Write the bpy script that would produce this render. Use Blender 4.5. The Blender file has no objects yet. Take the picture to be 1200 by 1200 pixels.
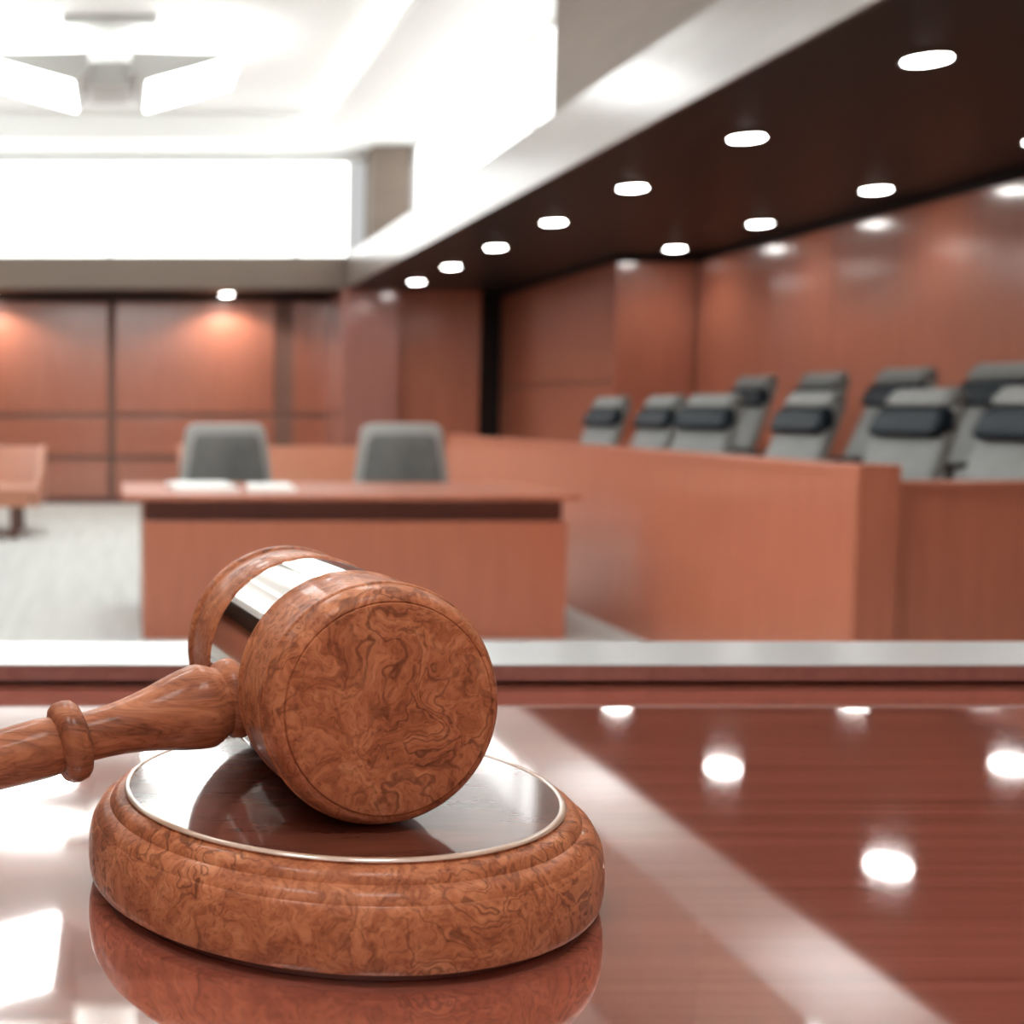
import bpy, bmesh, math, random
from mathutils import Vector, Matrix, Euler
random.seed(7)
C = bpy.context.scene.collection
PI = math.pi
E = 1.15            # eye height above the floor
XC = -0.09          # room axis

# ------------------------------------------------------------------ materials
def mat(name, base=(.5, .5, .5), rough=.5, spec=.5, metal=0., coat=0., coat_ior=1.5, coat_rough=.05):
    m = bpy.data.materials.new(name); m.use_nodes = True
    b = m.node_tree.nodes['Principled BSDF']
    b.inputs['Base Color'].default_value = (*base, 1)
    b.inputs['Roughness'].default_value = rough
    b.inputs['Metallic'].default_value = metal
    b.inputs['Specular IOR Level'].default_value = spec
    b.inputs['Coat Weight'].default_value = coat
    b.inputs['Coat IOR'].default_value = coat_ior
    b.inputs['Coat Roughness'].default_value = coat_rough
    return m

def N(m, t, **kw):
    n = m.node_tree.nodes.new(t)
    for k, v in kw.items():
        if k in n.inputs: n.inputs[k].default_value = v
        else: setattr(n, k, v)
    return n

def L(m, a, ao, b, bi): m.node_tree.links.new(a.outputs[ao], b.inputs[bi])

def ramp(m, stops):
    r = m.node_tree.nodes.new('ShaderNodeValToRGB')
    e = r.color_ramp.elements
    while len(e) < len(stops): e.new(.5)
    for k, (p, c) in enumerate(stops):
        e[k].position = p; e[k].color = (*c, 1)
    return r

def streak(m, c0, c1, scale, bscale=1.0, detail=5, rough_noise=False):
    """fine straight grain: noise stretched along one axis"""
    b = m.node_tree.nodes['Principled BSDF']
    tc = N(m, 'ShaderNodeTexCoord'); mp = N(m, 'ShaderNodeMapping')
    mp.inputs['Scale'].default_value = scale
    L(m, tc, 'Object', mp, 'Vector')
    no = N(m, 'ShaderNodeTexNoise', Scale=bscale, Detail=detail, Roughness=.65)
    L(m, mp, 'Vector', no, 'Vector')
    r = ramp(m, [(.3, c0), (.7, c1)])
    L(m, no, 'Fac', r, 'Fac'); L(m, r, 'Color', b, 'Base Color')
    return m

def burl(name, cols, vein, sc=1.0, stretch=(1, 1, 1), coat_ior=1.5, rough=.5, line=1.0, coat=.3, th=.7):
    m = mat(name, rough=rough, spec=.12, coat=coat, coat_ior=coat_ior, coat_rough=.07)
    b = m.node_tree.nodes['Principled BSDF']
    tc = N(m, 'ShaderNodeTexCoord'); mp = N(m, 'ShaderNodeMapping')
    mp.inputs['Scale'].default_value = stretch
    L(m, tc, 'Object', mp, 'Vector')
    w = N(m, 'ShaderNodeTexNoise', Scale=24 * sc, Detail=3., Roughness=.55)
    L(m, mp, 'Vector', w, 'Vector')
    ws = N(m, 'ShaderNodeVectorMath', operation='SUBTRACT'); ws.inputs[1].default_value = (.5, .5, .5)
    L(m, w, 'Color', ws, 0)
    wm = N(m, 'ShaderNodeVectorMath', operation='SCALE'); wm.inputs['Scale'].default_value = .075 / sc
    L(m, ws, 'Vector', wm, 0)
    ad = N(m, 'ShaderNodeVectorMath', operation='ADD')
    L(m, mp, 'Vector', ad, 0); L(m, wm, 'Vector', ad, 1)
    big = N(m, 'ShaderNodeTexNoise', Scale=30 * sc, Detail=8., Roughness=.72, Distortion=1.)
    L(m, ad, 'Vector', big, 'Vector')
    r = ramp(m, [(.30, cols[0]), (.43, cols[1]), (.55, cols[2]), (.74, cols[3])])
    L(m, big, 'Fac', r, 'Fac')
    # contour veins of a second warped noise
    n2 = N(m, 'ShaderNodeTexNoise', Scale=20 * sc, Detail=2.5, Roughness=.5, Distortion=.9)
    L(m, ad, 'Vector', n2, 'Vector')
    mu = N(m, 'ShaderNodeMath', operation='MULTIPLY'); mu.inputs[1].default_value = 54
    L(m, n2, 'Fac', mu, 0)
    si = N(m, 'ShaderNodeMath', operation='SINE'); L(m, mu, 'Value', si, 0)
    vr = ramp(m, [(th, (0, 0, 0)), (1., (1, 1, 1))])
    ma = N(m, 'ShaderNodeMath', operation='MULTIPLY_ADD'); ma.inputs[1].default_value = .5; ma.inputs[2].default_value = .5
    L(m, si, 'Value', ma, 0); L(m, ma, 'Value', vr, 'Fac')
    # veins appear in patches only
    pn = N(m, 'ShaderNodeTexNoise', Scale=14 * sc, Detail=2.)
    L(m, mp, 'Vector', pn, 'Vector')
    pr = ramp(m, [(.38, (.12, .12, .12)), (.62, (1, 1, 1))])
    L(m, pn, 'Fac', pr, 'Fac')
    mm = N(m, 'ShaderNodeMath', operation='MULTIPLY'); L(m, vr, 'Color', mm, 0); L(m, pr, 'Color', mm, 1)
    m2 = N(m, 'ShaderNodeMath', operation='MULTIPLY'); m2.inputs[1].default_value = .62 * line
    L(m, mm, 'Value', m2, 0)
    mix = N(m, 'ShaderNodeMix', data_type='RGBA')
    mix.inputs['B'].default_value = (*vein, 1) if False else (*vein, 1)
    L(m, m2, 'Value', mix, 'Factor')
    m.node_tree.links.new(r.outputs['Color'], mix.inputs[6]); mix.inputs[7].default_value = (*vein, 1)
    # fine pores
    po = N(m, 'ShaderNodeTexNoise', Scale=260 * sc, Detail=3.)
    L(m, ad, 'Vector', po, 'Vector')
    ppr = ramp(m, [(.36, (.66, .6, .58)), (.52, (1, 1, 1))])
    L(m, po, 'Fac', ppr, 'Fac')
    mx = N(m, 'ShaderNodeMix', data_type='RGBA', blend_type='MULTIPLY')
    mx.inputs[0].default_value = .8
    m.node_tree.links.new(mix.outputs[2], mx.inputs[6]); m.node_tree.links.new(ppr.outputs['Color'], mx.inputs[7])
    m.node_tree.links.new(mx.outputs[2], b.inputs['Base Color'])
    return m

def emit(name, col, s, base=(.9, .9, .9), rough=.2):
    m = mat(name, base, rough)
    b = m.node_tree.nodes['Principled BSDF']
    b.inputs['Emission Color'].default_value = (*col, 1); b.inputs['Emission Strength'].default_value = s
    return m

M = {}
M['wood'] = streak(mat('cherry_wood', rough=.42, coat=.55, coat_ior=1.5, coat_rough=.18), (.45, .138, .076), (.56, .185, .105), (60, 60, 2.2))
M['wall_wood'] = streak(mat('cherry_wall_wood', rough=.45, coat=1., coat_ior=1.95, coat_rough=.17), (.35, .102, .055), (.45, .145, .08), (50, 50, 1.6))
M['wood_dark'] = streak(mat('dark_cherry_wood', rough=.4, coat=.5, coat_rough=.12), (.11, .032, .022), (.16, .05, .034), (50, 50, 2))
M['backing'] = mat('panel_gap_wood', (.20, .10, .075), .6)
M['black_gap'] = mat('shadow_gap_paint', (.012, .008, .008), .7)  # near-black colour stands in for shade in gaps and along wall tops
M['soffit'] = streak(mat('soffit_wood', rough=.5, spec=.18, coat=.1, coat_ior=1.4, coat_rough=.2), (.0085, .0055, .0038), (.0135, .0084, .0057), (4, 30, 4))
M['taupe'] = streak(mat('taupe_laminate', rough=.45, spec=.2, coat=.85, coat_ior=1.42, coat_rough=.2), (.15, .12, .10), (.175, .142, .12), (3, 1.5, 20))
M['taupe_matte'] = streak(mat('taupe_matte_laminate', rough=.6, spec=.3), (.16, .122, .097), (.185, .143, .115), (3, 1.5, 20))
M['desk'] = streak(mat('polished_desk', rough=.05, coat=1., coat_ior=3.6, coat_rough=.035), (.21, .050, .032), (.42, .118, .078), (1.6, 85, 60), detail=7)
M['desk'].node_tree.nodes['Principled BSDF'].inputs['IOR'].default_value = 2.4
M['rail'] = streak(mat('rail_wood', rough=.4, coat=.8, coat_rough=.1), (.20, .062, .046), (.27, .09, .068), (50, 3, 50))
M['pillar'] = streak(mat('pillar_wood', rough=.4, coat=1., coat_ior=1.8, coat_rough=.14), (.33, .13, .10), (.40, .165, .13), (50, 50, 1.6))
M['pane_front'] = emit('daylit_pane_behind', (.965, 1., .995), 1.0, rough=.04)  # glow of the added window behind the bench
M['cap'] = mat('pale_stone_cap', (.44, .44, .43), .45, coat=.9, coat_ior=1.6, coat_rough=.22)
M['white'] = mat('white_plaster', (.89, .90, .885), .7)
M['carpet'] = streak(mat('grey_carpet', rough=.95, spec=.1), (.53, .535, .515), (.63, .635, .61), (14, .7, 1), detail=3)
M['pane'] = emit('daylit_pane', (.965, 1., .995), 2.4, rough=.04)
M['pane_back'] = emit('daylit_back_pane', (.965, 1., .995), 3.3, rough=.04)
M['frame'] = mat('white_frame', (.8, .8, .79), .5)
M['uplight'] = emit('uplight_diffuser', (.97, 1., .99), 8.0)  # glow of the strips added above the pendant wings
M['cove'] = emit('cove_diffuser', (.97, 1., .99), 20.0)  # glow of the strips added at the ceiling edges
M['diffuser'] = emit('lamp_diffuser', (.97, 1., .99), 15.0)
M['housing'] = mat('lamp_housing', (.52, .52, .50), .5)
M['lens'] = emit('downlight_lens', (1., .98, .95), 42.0)
M['trim_ring'] = mat('trim_ring_metal', (.25, .24, .23), .35, metal=.6)
M['fabric'] = streak(mat('grey_leather', rough=.5, spec=.4), (.175, .18, .175), (.235, .238, .23), (6, 6, 6))
M['fabric_dark'] = mat('charcoal_leather', (.004, .011, .017), .5, spec=.25)
M['fabric_mid'] = streak(mat('mid_grey_fabric', rough=.7), (.11, .122, .118), (.20, .205, .197), (5, 5, 3))
M['fabric_rim'] = mat('pale_grey_vinyl', (.36, .37, .355), .5)
M['plastic'] = mat('black_plastic', (.02, .02, .022), .4)
M['chrome'] = mat('brushed_steel', (.6, .6, .6), .3, metal=1.)
M['paper'] = mat('white_paper', (.9, .9, .87), .8)
M['burl'] = burl('walnut_burl', [(.19, .054, .024), (.37, .114, .048), (.48, .165, .074), (.62, .26, .125)], (.065, .017, .008), line=.95, coat=.16, sc=1.12, th=.72)
M['handle'] = burl('walnut_handle', [(.10, .030, .015), (.31, .098, .044), (.43, .150, .070), (.52, .20, .10)], (.07, .020, .010), sc=.95, stretch=(.22, 1.1, 1.5), line=1.2, coat=.16, th=.5)
M['rim'] = mat('pale_inlaid_rim', (.52, .33, .23), .3, coat=1., coat_ior=2.2, coat_rough=.1)  # pale colour paints the highlight along the block's top edge
M['pew'] = streak(mat('pew_wood', rough=.35, coat=.7, coat_ior=1.6, coat_rough=.16), (.50, .19, .105), (.60, .25, .145), (60, 60, 2.2))
M['disc'] = streak(mat('dark_burl_disc', rough=.4, spec=.1, coat=1., coat_ior=2.0, coat_rough=.07), (.06, .015, .009), (.17, .046, .026), (9, 38, 30))
M['band'] = mat('polished_band', (.93, .88, .84), .07, metal=1.)

# ------------------------------------------------------------------ mesh helpers
def box(bm, x0, x1, y0, y1, z0, z1, bev=0, seg=2):
    t = bmesh.new()
    vs = [t.verts.new((x, y, z)) for x in (x0, x1) for y in (y0, y1) for z in (z0, z1)]
    for f in ((0, 1, 3, 2), (4, 6, 7, 5), (0, 4, 5, 1), (2, 3, 7, 6), (0, 2, 6, 4), (1, 5, 7, 3)):
        t.faces.new([vs[i] for i in f])
    if bev:
        bmesh.ops.bevel(t, geom=t.edges[:], offset=bev, segments=seg, profile=.6, affect='EDGES')
    merge(bm, t)
    return bm

def merge(bm, t, mx=None):
    if mx is not None: t.transform(mx)
    me = bpy.data.meshes.new('tmp'); t.to_mesh(me); t.free()
    bm.from_mesh(me); bpy.data.meshes.remove(me)

def nb(): return bmesh.new()

def B(*a, **k): return box(nb(), *a, **k)

def lathe(bm, prof, seg=64, mx=None):
    """prof: (r, h) pairs along local z"""
    t = bmesh.new(); rings = []
    for r, h in prof:
        if r < 1e-6: rings.append([t.verts.new((0, 0, h))])
        else: rings.append([t.verts.new((r * math.cos(2 * PI * k / seg), r * math.sin(2 * PI * k / seg), h)) for k in range(seg)])
    for a, b in zip(rings, rings[1:]):
        for k in range(seg):
            k2 = (k + 1) % seg
            if len(a) == 1 and len(b) == 1: continue
            if len(a) == 1: t.faces.new((a[0], b[k], b[k2]))
            elif len(b) == 1: t.faces.new((a[k], b[0], a[k2]))
            else: t.faces.new((a[k], b[k], b[k2], a[k2]))
    for ring, flip in ((rings[0], 1), (rings[-1], 0)):
        if len(ring) > 1: t.faces.new(ring if not flip else ring[::-1])
    bmesh.ops.recalc_face_normals(t, faces=t.faces[:])
    merge(bm, t, mx)
    return bm

def tube(bm, pts, r, seg=10):
    for a, b in zip(pts, pts[1:]):
        a = Vector(a); b = Vector(b); d = b - a
        mx = Matrix.Translation(a) @ d.to_track_quat('Z', 'Y').to_matrix().to_4x4()
        lathe(bm, [(r, 0), (r, d.length)], seg, mx)
    return bm

def prism(bm, poly, axis, a, b, bev=0, seg=2):
    """extrude a 2-D outline along axis from a to b"""
    t = bmesh.new()
    def P(u, v, w):
        return {'x': (w, u, v), 'y': (u, w, v), 'z': (u, v, w)}[axis]
    A = [t.verts.new(P(u, v, a)) for u, v in poly]; Bv = [t.verts.new(P(u, v, b)) for u, v in poly]
    n = len(poly)
    t.faces.new(A[::-1]); t.faces.new(Bv)
    for k in range(n): t.faces.new((A[k], A[(k + 1) % n], Bv[(k + 1) % n], Bv[k]))
    bmesh.ops.recalc_face_normals(t, faces=t.faces[:])
    if bev: bmesh.ops.bevel(t, geom=t.edges[:], offset=bev, segments=seg, profile=.6, affect='EDGES')
    merge(bm, t)
    return bm

def wloc(o):
    v = Vector((0, 0, 0))
    while o is not None: v += o.location; o = o.parent
    return v

def obj(name, bm, m, parent=None, smooth=None, world=True):
    """link one mesh; with world=True the coordinates are scene coordinates"""
    bmesh.ops.recalc_face_normals(bm, faces=bm.faces[:])
    me = bpy.data.meshes.new(name)
    if parent is not None and world: bm.transform(Matrix.Translation(-wloc(parent)))
    if smooth is not None:
        for f in bm.faces: f.smooth = True
        for e in bm.edges:
            if len(e.link_faces) == 2: e.smooth = e.calc_face_angle(0) < math.radians(smooth)
    bm.to_mesh(me); bm.free()
    o = bpy.data.objects.new(name, me); C.objects.link(o)
    me.materials.append(M[m] if isinstance(m, str) else m)
    if parent is not None: o.parent = parent
    return o

def tag(o, label, cat, group=None):
    o['label'] = label; o['category'] = cat
    if group: o['group'] = group
    return o

def thing(name, label, cat, loc=(0, 0, 0), group=None):
    o = bpy.data.objects.new(name, None); C.objects.link(o); o.empty_display_size = .05
    o.location = loc
    return tag(o, label, cat, group)

def struct(name, bm, m, parent=None, smooth=None):
    o = obj(name, bm, m, parent, smooth)
    if parent is None: o['kind'] = 'structure'
    return o

def dup(root, loc, rotz=None, label=None, group=None):
    r = root.copy(); C.objects.link(r); r.location = loc
    if rotz is not None: r.rotation_euler = (0, 0, rotz)
    if label: r['label'] = label
    if group: r['group'] = group
    for ch in list(root.children):
        c = ch.copy(); C.objects.link(c); c.parent = r
        for g in ch.children:
            d = g.copy(); C.objects.link(d); d.parent = c
    return r

# ------------------------------------------------------------------ the room
SOF = E + 1.386           # underside of the low ceilings
FT = E + 1.745            # top of the fascia
CE = 4.10; RC = 4.36      # ceiling border, raised ceiling
FX = 2.55                 # right fascia
LX = 2 * XC - FX
WR = 5.20; WL = 2 * XC - WR
YB = 14.7                 # back beam
YW = 15.85                # back wall
YF = -2.4                 # wall behind the bench

struct('floor', B(WL - .2, WR + .2, YF - .2, YW + .2, -.1, 0), 'carpet')
# ceiling with a raised middle
bm = nb()
box(bm, WL, XC - 2.22, YF - .2, YW, CE, CE + .1); box(bm, XC + 2.22, WR, YF - .2, YW, CE, CE + .1)
box(bm, XC - 2.22, XC + 2.22, 14.24, YW, CE, CE + .1); box(bm, XC - 2.22, XC + 2.22, YF - .2, -1.2, CE, CE + .1)
struct('ceiling', bm, 'white')
bm = nb()
box(bm, XC - 2.6, XC + 2.6, -1.6, 14.6, RC, RC + .1)
for x0, x1, y0, y1 in ((XC - 2.6, XC - 2.5, -1.6, 14.6), (XC + 2.5, XC + 2.6, -1.6, 14.6), (XC - 2.5, XC + 2.5, 14.24, 14.34), (XC - 2.5, XC + 2.5, -1.3, -1.2)):
    box(bm, x0, x1, y0, y1, CE + .1, RC)
struct('trim_1', bm, 'white')

# low ceilings with their fascias (right, left, back)
def soffit(n, x0, x1, y0, y1, side):
    s = struct('trim_%d' % n, B(x0, x1, y0, y1, SOF, SOF + .06), 'soffit')
    return s
soffit(2, FX + .03, WR, YF, YW, 'r')
soffit(3, WL, LX - .03, YF, YW, 'l')
soffit(4, LX - .03, FX + .03, YB + .03, YW, 'b')
bm = nb(); box(bm, FX, FX + .03, YF, YB + .03, SOF - .004, FT); box(bm, FX + .03, WR, YF, YW, SOF + .06, FT)
struct('trim_5', bm, 'taupe')
bm = nb(); box(bm, LX - .03, LX, YF, YB + .03, SOF - .004, FT); box(bm, WL, LX - .03, YF, YW, SOF + .06, FT)
struct('trim_6', bm, 'taupe')
bm = nb(); box(bm, LX, FX, YB, YB + .03, SOF - .004, FT); box(bm, LX - .03, FX + .03, YB + .03, YW, SOF + .06, FT)
struct('trim_7', bm, 'taupe_matte')
# piers of the clerestory
n = 8
for y0, y1 in ((5.9, 8.34), (-.2, 1.75)):
    for sx in (0, 1):
        x0, x1 = (2.75, 3.45) if sx == 0 else (2 * XC - 3.45, 2 * XC - 2.75)
        struct('trim_%d' % n, B(x0, x1, y0, y1, FT, CE), 'taupe_matte'); n += 1
for x0, x1 in ((2.80, 3.235), (2 * XC - 3.235, 2 * XC - 2.80)):
    struct('trim_%d' % n, B(x0, x1, 14.52, 14.95, FT, CE - .01), 'taupe_matte'); n += 1

# clerestory windows
def window(n, axis, pos, spans, z0, z1, inward, pm='pane'):
    """frame of thin white bars around backlit panes"""
    bm = nb(); w = .035
    lo, hi = spans[0], spans[-1]
    def bar(a0, a1, b0, b1):
        if axis == 'y': box(bm, a0, a1, pos - .03, pos + .03, b0, b1)
        else: box(bm, pos - .03, pos + .03, a0, a1, b0, b1)
    bar(lo, hi, z0, z0 + w); bar(lo, hi, z1 - w, z1)
    for s in spans: bar(s - w / 2, s + w / 2, z0 + w, z1 - w)
    root = struct('window_%d' % n, bm, 'frame')
    for a, b in zip(spans, spans[1:]):
        if axis == 'y': p = B(a + w / 2, b - w / 2, pos + .0, pos + .012, z0 + w, z1 - w)
        else: p = B(pos, pos + .012, a + w / 2, b - w / 2, z0 + w, z1 - w)
        obj('pane', p, pm, root)
    return root
WX = 3.30
window(1, 'y', 14.98, [XC - .03 + 2.14 * k for k in (-1.28, -1, 0, 1, 1.28)], FT, E + 2.86, -1, 'pane_back')
struct('trim_20', B(LX - .9, FX + .9, 15.0, 15.06, E + 2.86, CE), 'white')
window(2, 'x', WX, [8.34 + (14.52 - 8.34) * k / 3 for k in range(4)], FT, CE, -1)
window(3, 'x', WX, [1.75 + (5.9 - 1.75) * k / 2 for k in range(3)], FT, CE, -1)
window(4, 'x', 2 * XC - WX, [8.34 + (14.52 - 8.34) * k / 3 for k in range(4)], FT, CE, 1)
window(6, 'y', YF + .02, [XC + 1.3 * k for k in (-2, -1, 0, 1, 2)], FT, CE, 1, 'pane_front')  # unseen window added to give fill light from behind the bench
window(5, 'x', 2 * XC - WX, [1.75 + (5.9 - 1.75) * k / 2 for k in range(3)], FT, CE, 1)

# back wall with raised panels
wb = struct('wall_back', B(WL, WR + .2, YW, YW + .1, 0, SOF), 'backing')
XS = -.12
cols = [(.05, 2.0), (2.24, 2.67)]
cols = [(XS + a, XS + b) for a, b in cols] + [(XS - b, XS - a) for a, b in cols] + [(XS - 5.2, XS - 2.9)]
for a, b in cols:
    for z0, z1 in ((.09, .525), (.595, 1.055), (1.12, SOF - .06)):
        obj('panel', B(a, b, YW - .025, YW, z0, z1, bev=.004), 'wall_wood', wb)
struct('baseboard_back', B(WL, FX, YW - .03, YW, 0, .085), 'wood_dark')
# pillar under the corner of the low ceilings and the wall beside it
struct('trim_21', B(2.53, 3.165, YB + .03, YW, 0, SOF, bev=.006), 'pillar')
struct('trim_22', B(3.20, 4.16, 14.93, YW, 0, SOF, bev=.006), 'wall_wood')
struct('trim_23', B(3.165, 3.20, 15.2, YW, 0, SOF), 'black_gap')
# right wall: long panelled run, then a block that stands forward
wr = struct('wall_right', B(WR, WR + .12, YF, 11.66, 0, SOF), 'backing')
ys = [YF, -.5, 2.0, 4.5, 7.0, 9.4, 11.62]
for a, b in zip(ys, ys[1:]):
    obj('panel', B(WR - .02, WR, a + .004, b - .004, .1, SOF - .06, bev=.003), 'wall_wood', wr)
struct('baseboard_right', B(WR - .03, WR, YF, 11.6, 0, .1), 'wood_dark')
bl = struct('trim_24', B(4.48, WR + .12, 11.68, 15.2, 0, SOF), 'backing')
for z0, z1 in ((.1, 1.40), (1.425, SOF - .06)):
    obj('panel', B(4.46, 4.48, 11.66, 15.15, z0, z1, bev=.003), 'wall_wood', bl)
obj('panel', B(4.46, WR - .025, 11.64, 11.66, .1, SOF - .06, bev=.003), 'wall_wood', bl)
struct('trim_25', B(4.16, 4.6, 15.2, YW, 0, SOF), 'black_gap')  # unlit recess filled with black in place of its shade
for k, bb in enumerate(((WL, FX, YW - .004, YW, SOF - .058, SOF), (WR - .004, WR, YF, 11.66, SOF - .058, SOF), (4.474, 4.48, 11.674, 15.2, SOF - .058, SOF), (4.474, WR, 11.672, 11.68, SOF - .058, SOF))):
    struct('trim_%d' % (30 + k), B(*bb), 'black_gap')  # black strips paint the dark band where walls meet the low ceilings
struct('wall_left', B(WL - .12, WL, YF, YW, 0, SOF), 'wall_wood')
bm = nb(); box(bm, WL, WR, YF - .12, YF, 0, SOF); box(bm, WL, WR, YF - .2, YF - .1, SOF, CE)
struct('wall_front', bm, 'wall_wood')

# ------------------------------------------------------------------ lamps
def downlight(loc, label, group, first=None):
    if first: return dup(first, loc, label=label, group=group)
    t = thing('recessed_downlight', label, 'ceiling light', (0, 0, 0), group)
    obj('trim_ring', lathe(nb(), [(.082, 0), (.096, 0), (.098, -.004), (.094, -.009), (.084, -.006), (.082, 0)], 40), 'trim_ring', t, 40, False)
    obj('lens', lathe(nb(), [(0, -.002), (.081, -.002), (.081, -.006), (.055, -.012), (0, -.014)], 32), 'lens', t, 40, False)
    t.location = loc
    return t
def spot(name, loc, energy, angle, blend, rot=(0, 0, 0), col=(1, .92, .80)):
    l = bpy.data.lights.new(name, 'SPOT'); l.energy = energy; l.spot_size = angle; l.spot_blend = blend; l.color = col
    l.shadow_soft_size = .11
    o = bpy.data.objects.new(name, l); C.objects.link(o); o.location = loc; o.rotation_euler = rot
    return o

for sx, lab in ((1, 'white cove light strip in the right edge of the raised ceiling'), (-1, 'white cove light strip in the left edge of the raised ceiling')):
    t = thing('cove_light', lab, 'ceiling lamp', (XC + sx * 2.44, 6.5, CE + .1))  # hidden strips added to even out the brightness of the raised ceiling
    obj('channel', B(XC + sx * 2.44 - .04, XC + sx * 2.44 + .04, -1.1, 14.1, CE + .1, CE + .115), 'housing', t)
    obj('diffuser', B(XC + sx * 2.44 - .03, XC + sx * 2.44 + .03, -1.08, 14.08, CE + .115, CE + .135, bev=.004), 'cove', t)  # glowing part of the added strip
order = ['nearest', 'second nearest', 'third nearest', 'fourth nearest', 'third farthest', 'second farthest', 'farthest']
first = None
for k in range(7):
    y = 5.188 + 1.4628 * k
    lab = 'round lit downlight in the row along the beige fascia, %s of the seven' % order[k]
    d = downlight((3.188, y, SOF), lab, 'downlights along the fascia', first)
    first = first or d
    spot('downlight_beam', (3.188, y, SOF - .03), 12, 2.2, .8)
o2 = ['cut by the photo edge', 'second nearest', 'third nearest', 'farthest']
for k in range(4):
    y = 6.72 + 1.4665 * k
    d = downlight((4.75, y, SOF), 'round lit downlight near the right wall above the jury, ' + o2[k], 'downlights along the right wall', first)
    spot('downlight_beam', (4.75, y, SOF - .03), 18, 2.5, .8)
for x, lab in ((1.262, 'small bright wall washer over the paneling, right of the wall joint'), (-1.58, 'small bright wall washer over the paneling at the left photo edge')):
    downlight((x, 15.45, SOF), lab, 'wall washers at the back', first)
    spot('washer_beam', (x, 15.45, SOF - .03), 78, 2.6, .35)

for y in (2., 5., 8., 11.): spot('wall_beam', (WL + .5, y, SOF - .03), 60, 2.6, .9)  # spots without lamps, added to brighten the unseen left wall

def pendant(loc, label, first=None):
    if first: return dup(first, loc, label=label)
    t = thing('pendant_lamp', label, 'ceiling lamp', (0, 0, 0), 'winged pendant lamps on the white ceiling')
    # z = 0 is the inner lower edge of the lit wings
    obj('hub', B(-.17, .17, -.30, .30, .02, .24, bev=.02), 'housing', t, None, False)
    for s in (-1, 1):
        poly = [(s * .17, .10), (s * .31, .012), (s * 1.08, .222), (s * 1.10, .25), (s * .17, .27)]
        h = obj('wing', prism(nb(), poly, 'y', -.50, .50, bev=.006), 'housing', t, None, False)
        p2 = [(s * .312, .0), (s * 1.07, .208), (s * 1.075, .222), (s * .312, .014)]
        obj('diffuser', prism(nb(), p2, 'y', -.50, .50, bev=.003), 'diffuser', h, None, False)
        obj('uplight', prism(nb(), [(s * .22, .272), (s * 1.04, .254), (s * 1.04, .262), (s * .22, .28)], 'y', -.46, .46), 'uplight', h, None, False)  # glowing strip added on top of the wing to brighten the ceiling
    for y in (-.42, .42):
        obj('rod', tube(nb(), [(0, y * .5, .2), (0, y * .5, RC - loc[2] - .06)], .012), 'chrome', t, 40, False)
    obj('canopy', B(-.40, .40, -.65, .62, RC - loc[2] - .07, RC - loc[2] - .002, bev=.012), 'housing', t, None, False)
    t.location = loc
    return t
PEND = p = pendant((XC, 11.35, E + 2.70), 'white pendant lamp with two lit wings hanging from the raised ceiling')
pendant((XC, 7.45, E + 2.70), 'winged pendant lamp whose lit wing mirrors in the desk at lower left', p)
pendant((XC, 3.55, E + 2.70), 'winged pendant lamp above the bench end of the room, outside the photo', p)  # unseen lamp continuing the row, added for its light
pendant((XC, -.35, E + 2.70), 'winged pendant lamp right above the bench, outside the photo', p)  # unseen lamp added for more fill on the bench

# ------------------------------------------------------------------ judge's bench
DZ = E - .254
DY = 1.169
bn = thing('judge_bench', 'polished reddish brown bench top with a pale capped rail in the foreground', 'desk', (.6, .6, 0))
obj('desktop', B(-2.6, 3.6, .12, DY + .03, DZ - .04, DZ, bev=.003), 'desk', bn)
obj('rail', B(-2.6, 3.6, DY, DY + .116, DZ + .005, DZ + .0185), 'rail', bn)
obj('rail_foot', B(-2.6, 3.6, DY + .012, DY + .12, DZ, DZ + .005), 'wood_dark', bn)
obj('rail_cap', B(-2.6, 3.6, DY - .001, DY + .118, DZ + .0185, DZ + .0200, bev=.0004), 'cap', bn)
obj('front_panel', B(-2.55, 3.55, DY + .03, DY + .09, 0, DZ), 'wood', bn)
for x in (-2.55, 3.49): obj('side_panel', B(x, x + .06, .3, DY + .03, 0, DZ - .04), 'wood', bn)

# ------------------------------------------------------------------ sounding block
BX, BY = .118, .679
sb = thing('sounding_block', 'round turned burl wood sounding block under the gavel', 'sounding block', (BX, BY, DZ + .0002))
side = [(.1160, .0505), (.1160, .0494), (.1172, .0491), (.1195, .0486), (.1216, .0474), (.1231, .0456), (.1238, .0438), (.1241, .0430), (.1250, .0427), (.1258, .0424),
        (.1279, .0414), (.1298, .0398), (.1311, .0378), (.1317, .0362), (.1324, .0356), (.1333, .0340), (.1344, .0308), (.1352, .0260), (.1356, .021), (.1356, .016),
        (.1352, .0105), (.1345, .0068), (.1336, .0056), (.1322, .0052)]
obj('body', lathe(nb(), [(.112, .0505)] + side + [(.10, .0054)], 192, Matrix.Translation((BX, BY, DZ + .0002))), 'burl', sb, 28)
BT = Matrix.Translation((BX, BY, DZ + .0002))
obj('top_disc', lathe(nb(), [(0, .0514), (.1128, .0514), (.1128, .0506), (.10, .0503)], 192, BT), 'disc', sb, 40)
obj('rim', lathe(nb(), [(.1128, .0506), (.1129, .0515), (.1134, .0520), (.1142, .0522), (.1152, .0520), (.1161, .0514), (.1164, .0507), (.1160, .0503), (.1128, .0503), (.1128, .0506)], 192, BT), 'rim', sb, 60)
obj('foot', lathe(nb(), [(.10, .0054), (.1262, .0054), (.1262, 0), (.10, 0)], 160, BT), 'wood_dark', sb, 35)  # darker wood colour stands in for shade under the overhanging body

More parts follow.
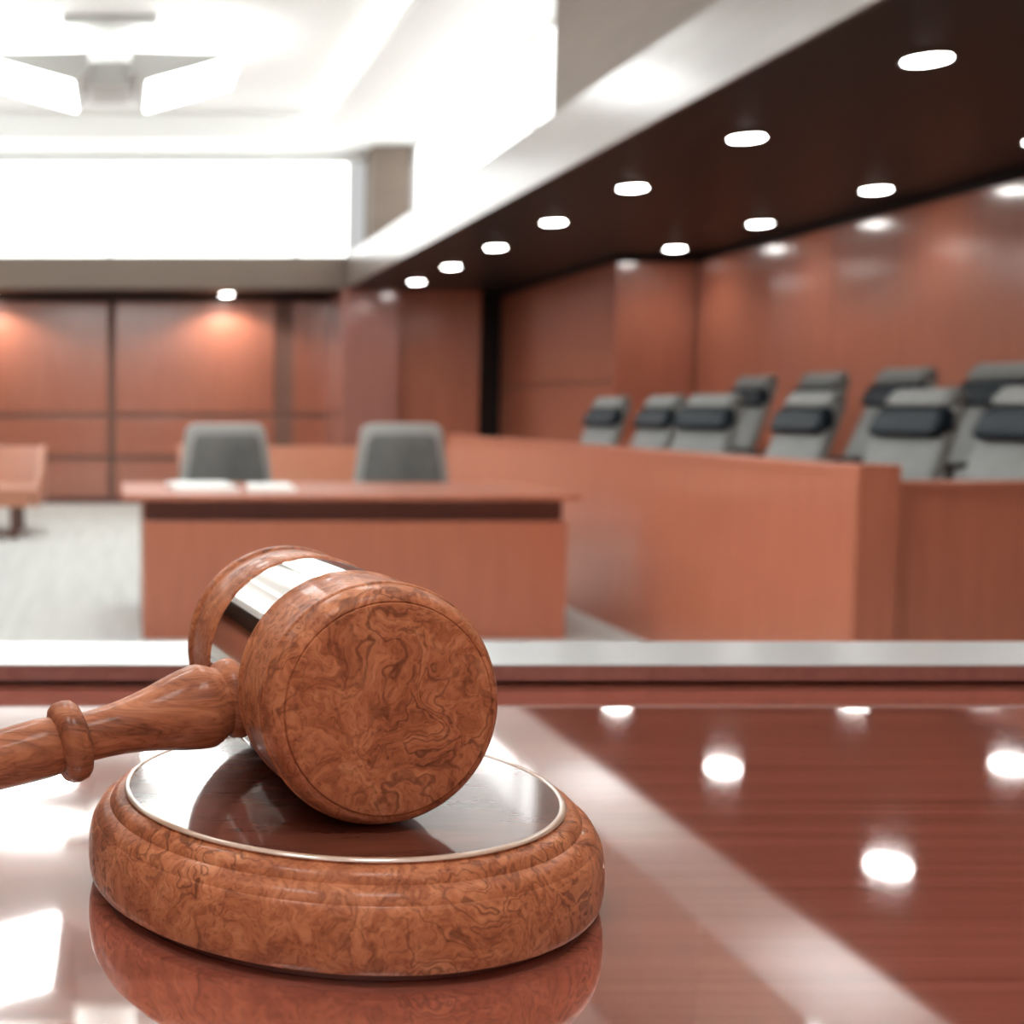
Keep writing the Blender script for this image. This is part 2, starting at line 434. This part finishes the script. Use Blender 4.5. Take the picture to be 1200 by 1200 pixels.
# ------------------------------------------------------------------ gavel
ZT = DZ + .0523
PH = .1604; HR = .0597; HL = .1666
g0 = Vector((.126, .6107, ZT + HR))
ax = Vector((-math.sin(PH), math.cos(PH), 0)); ux = Vector((math.cos(PH), math.sin(PH), 0))
gv = thing('gavel', 'brown burl wood gavel with a polished metal band lying on the sounding block', 'gavel', (g0 + ax * .08 - Vector((0, 0, HR)))[:])
def frame(o, z, x):
    z = z.normalized(); y = z.cross(x).normalized(); x = y.cross(z)
    m = Matrix((x, y, z)).transposed().to_4x4(); m.translation = o
    return m
GM = frame(g0, ax, ux)
prof = [(0, -.0126), (.0300, -.0125), (.0500, -.0121), (.0511, -.0118), (.0516, -.0104), (.0521, -.0108), (.0532, -.0106), (.0552, -.0090), (.0571, -.0060), (.0584, -.0022), (.0590, .0006),
        (.0595, .0009), (.0599, .0015), (.0601, .0023), (.0600, .0032), (.0595, .0040), (.0584, .0044), (.0580, .0052), (.0581, .012), (.0583, .026), (.0587, .038), (.0591, .0425), (.0597, .0436), (.0599, .0450), (.0597, .0464), (.0588, .0472), (.0575, .0476), (.0575, .1125), (.0586, .1128), (.0595, .1138),
        (.0598, .1152), (.0596, .1166), (.0588, .1176), (.0577, .1182), (.0576, .1196), (.0584, .1206), (.0590, .1240), (.0592, .140), (.0588, .1560), (.0582, .1590), (.0590, .1602), (.0598, .1614), (.0602, .1632), (.0601, .1660), (.0592, .1700), (.0570, .1745), (.0540, .1775), (.050, .179), (0, .1795)]
obj('head', lathe(nb(), prof, 160, GM), 'burl', gv, 32)
obj('metal_band', lathe(nb(), [(.0570, .0482), (.0582, .0484), (.0588, .0490), (.0588, .1112), (.0582, .1118), (.0570, .1120)], 160, GM), 'band', gv, 40)
h0 = g0 + ax * (HL * .470)
hd = (-ux - ax * .17 + Vector((0, 0, -.178))).normalized()
HM = frame(h0, hd, ax)
hp = [(0, .050), (.0150, .0505), (.0195, .0515), (.0212, .0545), (.0214, .0590), (.0204, .0630), (.0183, .0655), (.0188, .0675), (.0206, .0708), (.0221, .0745), (.0222, .0775), (.0213, .0840), (.0195, .0925), (.0170, .1020), (.0149, .1125), (.0135, .1225), (.0127, .1325), (.0126, .1405), (.0129, .1440),
      (.0138, .156), (.0147, .159), (.0152, .166), (.0150, .176), (.0145, .189), (.0142, .21), (.0144, .26), (.0152, .33), (.0165, .40), (.0178, .46), (.0184, .49), (.0180, .505), (.0150, .517), (.0135, .520), (.0150, .524), (.0174, .530), (.0182, .536), (.0175, .543), (.0155, .552), (.0105, .557), (0, .559)]
def handle_mesh(pr):
    return lathe(nb(), pr, 96, HM)
obj('handle', handle_mesh(hp), 'handle', gv, 40)
obj('collar', handle_mesh([(.0125, .1422), (.0150, .1422), (.0180, .1432), (.0202, .1455), (.0210, .1490), (.0206, .1530), (.0188, .1560), (.0158, .1572), (.0130, .1573)]), 'handle', gv, 40)

# ------------------------------------------------------------------ counsel table and papers
tb = thing('counsel_table', 'long reddish wood counsel table with closed front panel and dark recess', 'table', (1.3, 6.95, 0))
TZ = .73
obj('table_top', B(.005, 2.29, 6.36, 7.50, TZ - .028, TZ, bev=.004), 'wood', tb)
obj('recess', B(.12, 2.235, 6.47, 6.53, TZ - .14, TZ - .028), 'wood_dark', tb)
obj('front_panel', B(.11, 2.235, 6.38, 6.44, 0, TZ - .135, bev=.003), 'wood', tb)
for x in (.11, 2.19): obj('side_panel', B(x, x + .045, 6.54, 7.38, 0, TZ - .028), 'wood', tb)
def paper(x0, x1, y0, y1, h, rz, label):
    t = thing('paper_stack', label, 'paper', ((x0 + x1) / 2, (y0 + y1) / 2, TZ), None)
    w, d = (x1 - x0) / 2, (y1 - y0) / 2
    o = obj('sheets', B(-w, w, -d, d, 0, h * .8), 'paper', t, None, False)
    obj('top_sheet', B(-w + .006, w - .004, -d + .004, d - .006, h * .8, h), 'paper', t, None, False)
    t.rotation_euler = (0, 0, rz)
paper(.27, .60, 6.62, 7.22, .022, .05, 'white papers on the counsel table in front of the left chair, left pile')
paper(.68, .92, 6.60, 7.10, .020, -.06, 'smaller white papers on the counsel table, right of the bigger pile')

# ------------------------------------------------------------------ swivel bases shared by chair builds
def base_parts(t, hz):
    obj('column', lathe(nb(), [(.03, .07), (.03, hz - .06), (.06, hz - .05), (.06, hz)], 20), 'plastic', t, 40, False)
    for k in range(5):
        a = 2 * PI * k / 5 + .3
        bm = tube(nb(), [(0, 0, .09), (.28 * math.cos(a), .28 * math.sin(a), .065)], .02)
        lathe(bm, [(.0, -.012), (.027, -.012), (.027, .012), (0, .012)], 16, Matrix.Translation((.28 * math.cos(a), .28 * math.sin(a), .028)) @ Matrix.Rotation(PI / 2, 4, 'X'))
        obj('base_leg', bm, 'plastic', t, 40, False)

def slab(outline, y0, y1, lean, zb, bev, seg=3, curve=0):
    """upholstered slab: an (x, z) outline given thickness in y, then leaned about z = zb"""
    bm = prism(nb(), outline, 'y', y0, y1, bev=bev, seg=seg)
    for v in bm.verts:
        v.co.y += curve * v.co.x ** 2
        v.co.y += (v.co.z - zb) * lean
    return bm

def rr(w0, w1, z0, z1, r, n=5, r0=None):
    """rounded outline, width w0 at the bottom, w1 at the top"""
    pts = []
    r0 = r if r0 is None else r0
    for (sx, z, w, rad, a0) in ((1, z0, w0, r0, -90), (1, z1, w1, r, 0), (-1, z1, w1, r, 90), (-1, z0, w0, r0, 180)):
        cx = sx * (w / 2 - rad); cz = z + (rad if z == z0 else -rad)
        for k in range(n + 1):
            a = math.radians(a0 + 90 * k / n)
            pts.append((cx + rad * math.cos(a), cz + rad * math.sin(a)))
    return pts

# chairs face -y in their own frame
def counsel_chair(loc, rz, label):
    t = thing('counsel_chair', label, 'chair', (0, 0, 0), 'grey chairs behind the counsel table')
    base_parts(t, .40)
    obj('seat', B(-.25, .25, -.27, .22, .40, .50, bev=.035, seg=3), 'fabric_mid', t, 50, False)
    obj('backrest', slab(rr(.62, .50, .48, 1.07, .07), .19, .26, .10, .48, .022, 3, .35), 'fabric_rim', t, 50, False)
    obj('back_cushion', slab(rr(.52, .41, .52, 1.005, .05), .165, .20, .10, .48, .014, 3, .35), 'fabric_mid', t, 50, False)
    for s in (-1, 1):
        obj('armrest', tube(nb(), [(s * .27, -.05, .42), (s * .31, -.08, .66), (s * .31, .20, .68), (s * .27, .24, .62)], .018), 'plastic', t, 40, False)
    t.location = loc; t.rotation_euler = (0, 0, rz)
    return t
c1 = counsel_chair((.66, 7.60, 0), .06, 'grey chair behind the counsel table, left one, by the papers')
dup(c1, (1.70, 7.62, 0), -.10, 'grey chair behind the counsel table, right one, near the jury box')

def jury_chair():
    t = thing('jury_chair', 'x', 'chair', (0, 0, 0), 'high backed jury chairs')
    base_parts(t, .38)
    obj('seat', B(-.25, .25, -.29, .20, .38, .49, bev=.04, seg=3), 'fabric', t, 50, False)
    obj('backrest', slab(rr(.52, .43, .44, 1.05, .07), .185, .26, .40, .44, .03, 3, .25), 'fabric', t, 50, False)
    obj('headrest', slab(rr(.45, .43, .865, .990, .04), .135, .235, .40, .44, .028, 3, .25), 'fabric_dark', t, 50, False)
    obj('top_pad', slab(rr(.42, .38, .995, 1.08, .04), .155, .25, .40, .44, .03, 3, .25), 'fabric', t, 50, False)
    for s in (-1, 1):
        bm = tube(nb(), [(s * .28, -.10, .42), (s * .30, -.10, .555)], .018)
        box(bm, s * .30 - .035, s * .30 + .035, -.20, .16, .55, .58, bev=.01)
        obj('armrest', bm, 'plastic', t, 40, False)
    return t
jc = jury_chair()
fx = 3.52
front = [(703, 10.0, 8, 'front row jury chair farthest from the bench, at the left end'),
         (764, 9.0, 4, 'front row jury chair, second from the far left end'),
         (822, 8.15, 16, 'front row jury chair third from the left, turned toward the bench'),
         (935, 6.95, 4, 'front row jury chair standing alone, third from the right edge'),
         (1062, 5.95, 6, 'front row jury chair just behind the jury box corner post'),
         (1197, 5.15, 8, 'front row jury chair cut by the right edge of the photo')]
def px_to(px, X, yaw=0): return (X - 0) * 1500 / (px - 142)
for k, (px, dd, a, lab) in enumerate(front):
    xb = 3.60
    y = xb * 1500 / (px - 142)
    rz = -PI / 2 + math.radians(a)
    # the top of the back sits about .33 behind the pivot
    off = Vector((0, .37, 0)); off.rotate(Euler((0, 0, rz)))
    loc = (xb - off.x, y - off.y, .17)
    if k == 0: jc.location = loc; jc.rotation_euler = (0, 0, rz); jc['label'] = lab; jc['group'] = 'front row jury chairs'
    else: dup(jc, loc, rz, lab, 'front row jury chairs')
rear = [(870, 5, 'rear row jury chair farthest left, against the red wall'),
        (948, 4, 'rear row jury chair directly behind the lone front chair'),
        (1042, 6, 'rear row jury chair third from left, half hidden by a front chair'),
        (1157, 8, 'rear row jury chair with broad dark headrest nearest the right edge')]
for px, a, lab in rear:
    xb = 4.50; y = xb * 1500 / (px - 142); rz = -PI / 2 + math.radians(a)
    off = Vector((0, .37, 0)); off.rotate(Euler((0, 0, rz)))
    dup(jc, (xb - off.x, y - off.y, .315), rz, lab, 'rear row jury chairs')

# ------------------------------------------------------------------ jury box
JX = 2.62; JZ = .958; J0 = 4.53; J1 = 10.28
jb = thing('jury_box', 'reddish wood jury box wall with corner post at right', 'jury box', (3.7, 7.4, 0))
obj('front_wall', B(JX, JX + .08, J0 + .16, J1, 0, JZ - .04), 'wood', jb)
obj('top_rail', B(JX - .006, JX + .11, J0 + .16, J1 + .02, JZ - .04, JZ - .003, bev=.004), 'wood', jb)
obj('corner_post', B(JX - .008, JX + .145, J0, J0 + .16, 0, JZ, bev=.004), 'wood', jb)
obj('end_wall', B(JX + .145, WR - .03, J0 + .06, J0 + .13, 0, JZ - .085), 'wood', jb)
obj('end_rail', B(JX + .145, WR - .03, J0 + .04, J0 + .15, JZ - .085, JZ - .06, bev=.004), 'wood', jb)
obj('far_wall', B(JX + .08, WR - .03, J1 - .08, J1 - .01, 0, JZ - .05), 'wood', jb)
obj('lower_platform', B(JX + .085, 4.02, J0 + .14, J1 - .09, 0, .17), 'carpet', jb)
obj('upper_platform', B(4.03, WR - .035, J0 + .14, J1 - .09, 0, .315), 'carpet', jb)

# ------------------------------------------------------------------ gallery pews
def pew(x0, x1, y, label):
    t = thing('gallery_pew', label, 'bench', ((x0 + x1) / 2, y, 0), 'gallery pews')
    y1 = y
    obj('backrest', prism(nb(), [(y1 + .02, .36), (y1 + .07, .36), (y1 + .20, .80), (y1 + .15, .80)], 'x', x0 + .045, x1 - .045, bev=.008), 'pew', t)
    obj('seat', B(x0 + .045, x1 - .045, y1 - .99, y1 + .02, .40, .455, bev=.012), 'pew', t)
    obj('apron', B(x0 + .07, x1 - .07, y1 - .98, y1 - .94, .29, .40), 'pew', t)
    out = [(y1 - 1.0, .29), (y1 - 1.0, .455), (y1 - .30, .60), (y1 + .08, .81), (y1 + .23, .81), (y1 + .10, .29)]
    for x, ins in ((x0, .22), (x1 - .045, -.22)):
        obj('end_panel', prism(nb(), out, 'x', x, x + .045, bev=.008), 'pew', t)
        for yy in (y1 - .85, y1 - .06): obj('leg', B(x + ins, x + ins + .07, yy, yy + .08, 0, .40), 'wood_dark', t)
    return t
pew(-3.6, -.74, 12.35, 'wooden gallery pew at the left photo edge, across the aisle')
pew(.56, 3.30, 12.35, 'wooden gallery pew behind the grey counsel chairs')

# ------------------------------------------------------------------ world, camera, look
w = bpy.data.worlds.new('room_air'); bpy.context.scene.world = w; w.use_nodes = True
w.node_tree.nodes['Background'].inputs[0].default_value = (1, 1, 1, 1)
w.node_tree.nodes['Background'].inputs[1].default_value = .6

cd = bpy.data.cameras.new('camera'); co = bpy.data.objects.new('camera', cd); C.objects.link(co)
co.location = (0, 0, E)
co.rotation_euler = (PI / 2 - math.atan(119 / 1500), 0, 0)
cd.sensor_width = 36; cd.sensor_fit = 'HORIZONTAL'; cd.lens = 45
cd.shift_x = (600 - 142) / 1200
cd.clip_start = .01; cd.clip_end = 100
cd.dof.use_dof = True; cd.dof.focus_distance = .64; cd.dof.aperture_fstop = 7.5
sc = bpy.context.scene
sc.camera = co
vs = sc.view_settings
vs.view_transform = 'Standard'; vs.look = 'None'; vs.gamma = 1; vs.use_curve_mapping = False; vs.exposure = .0
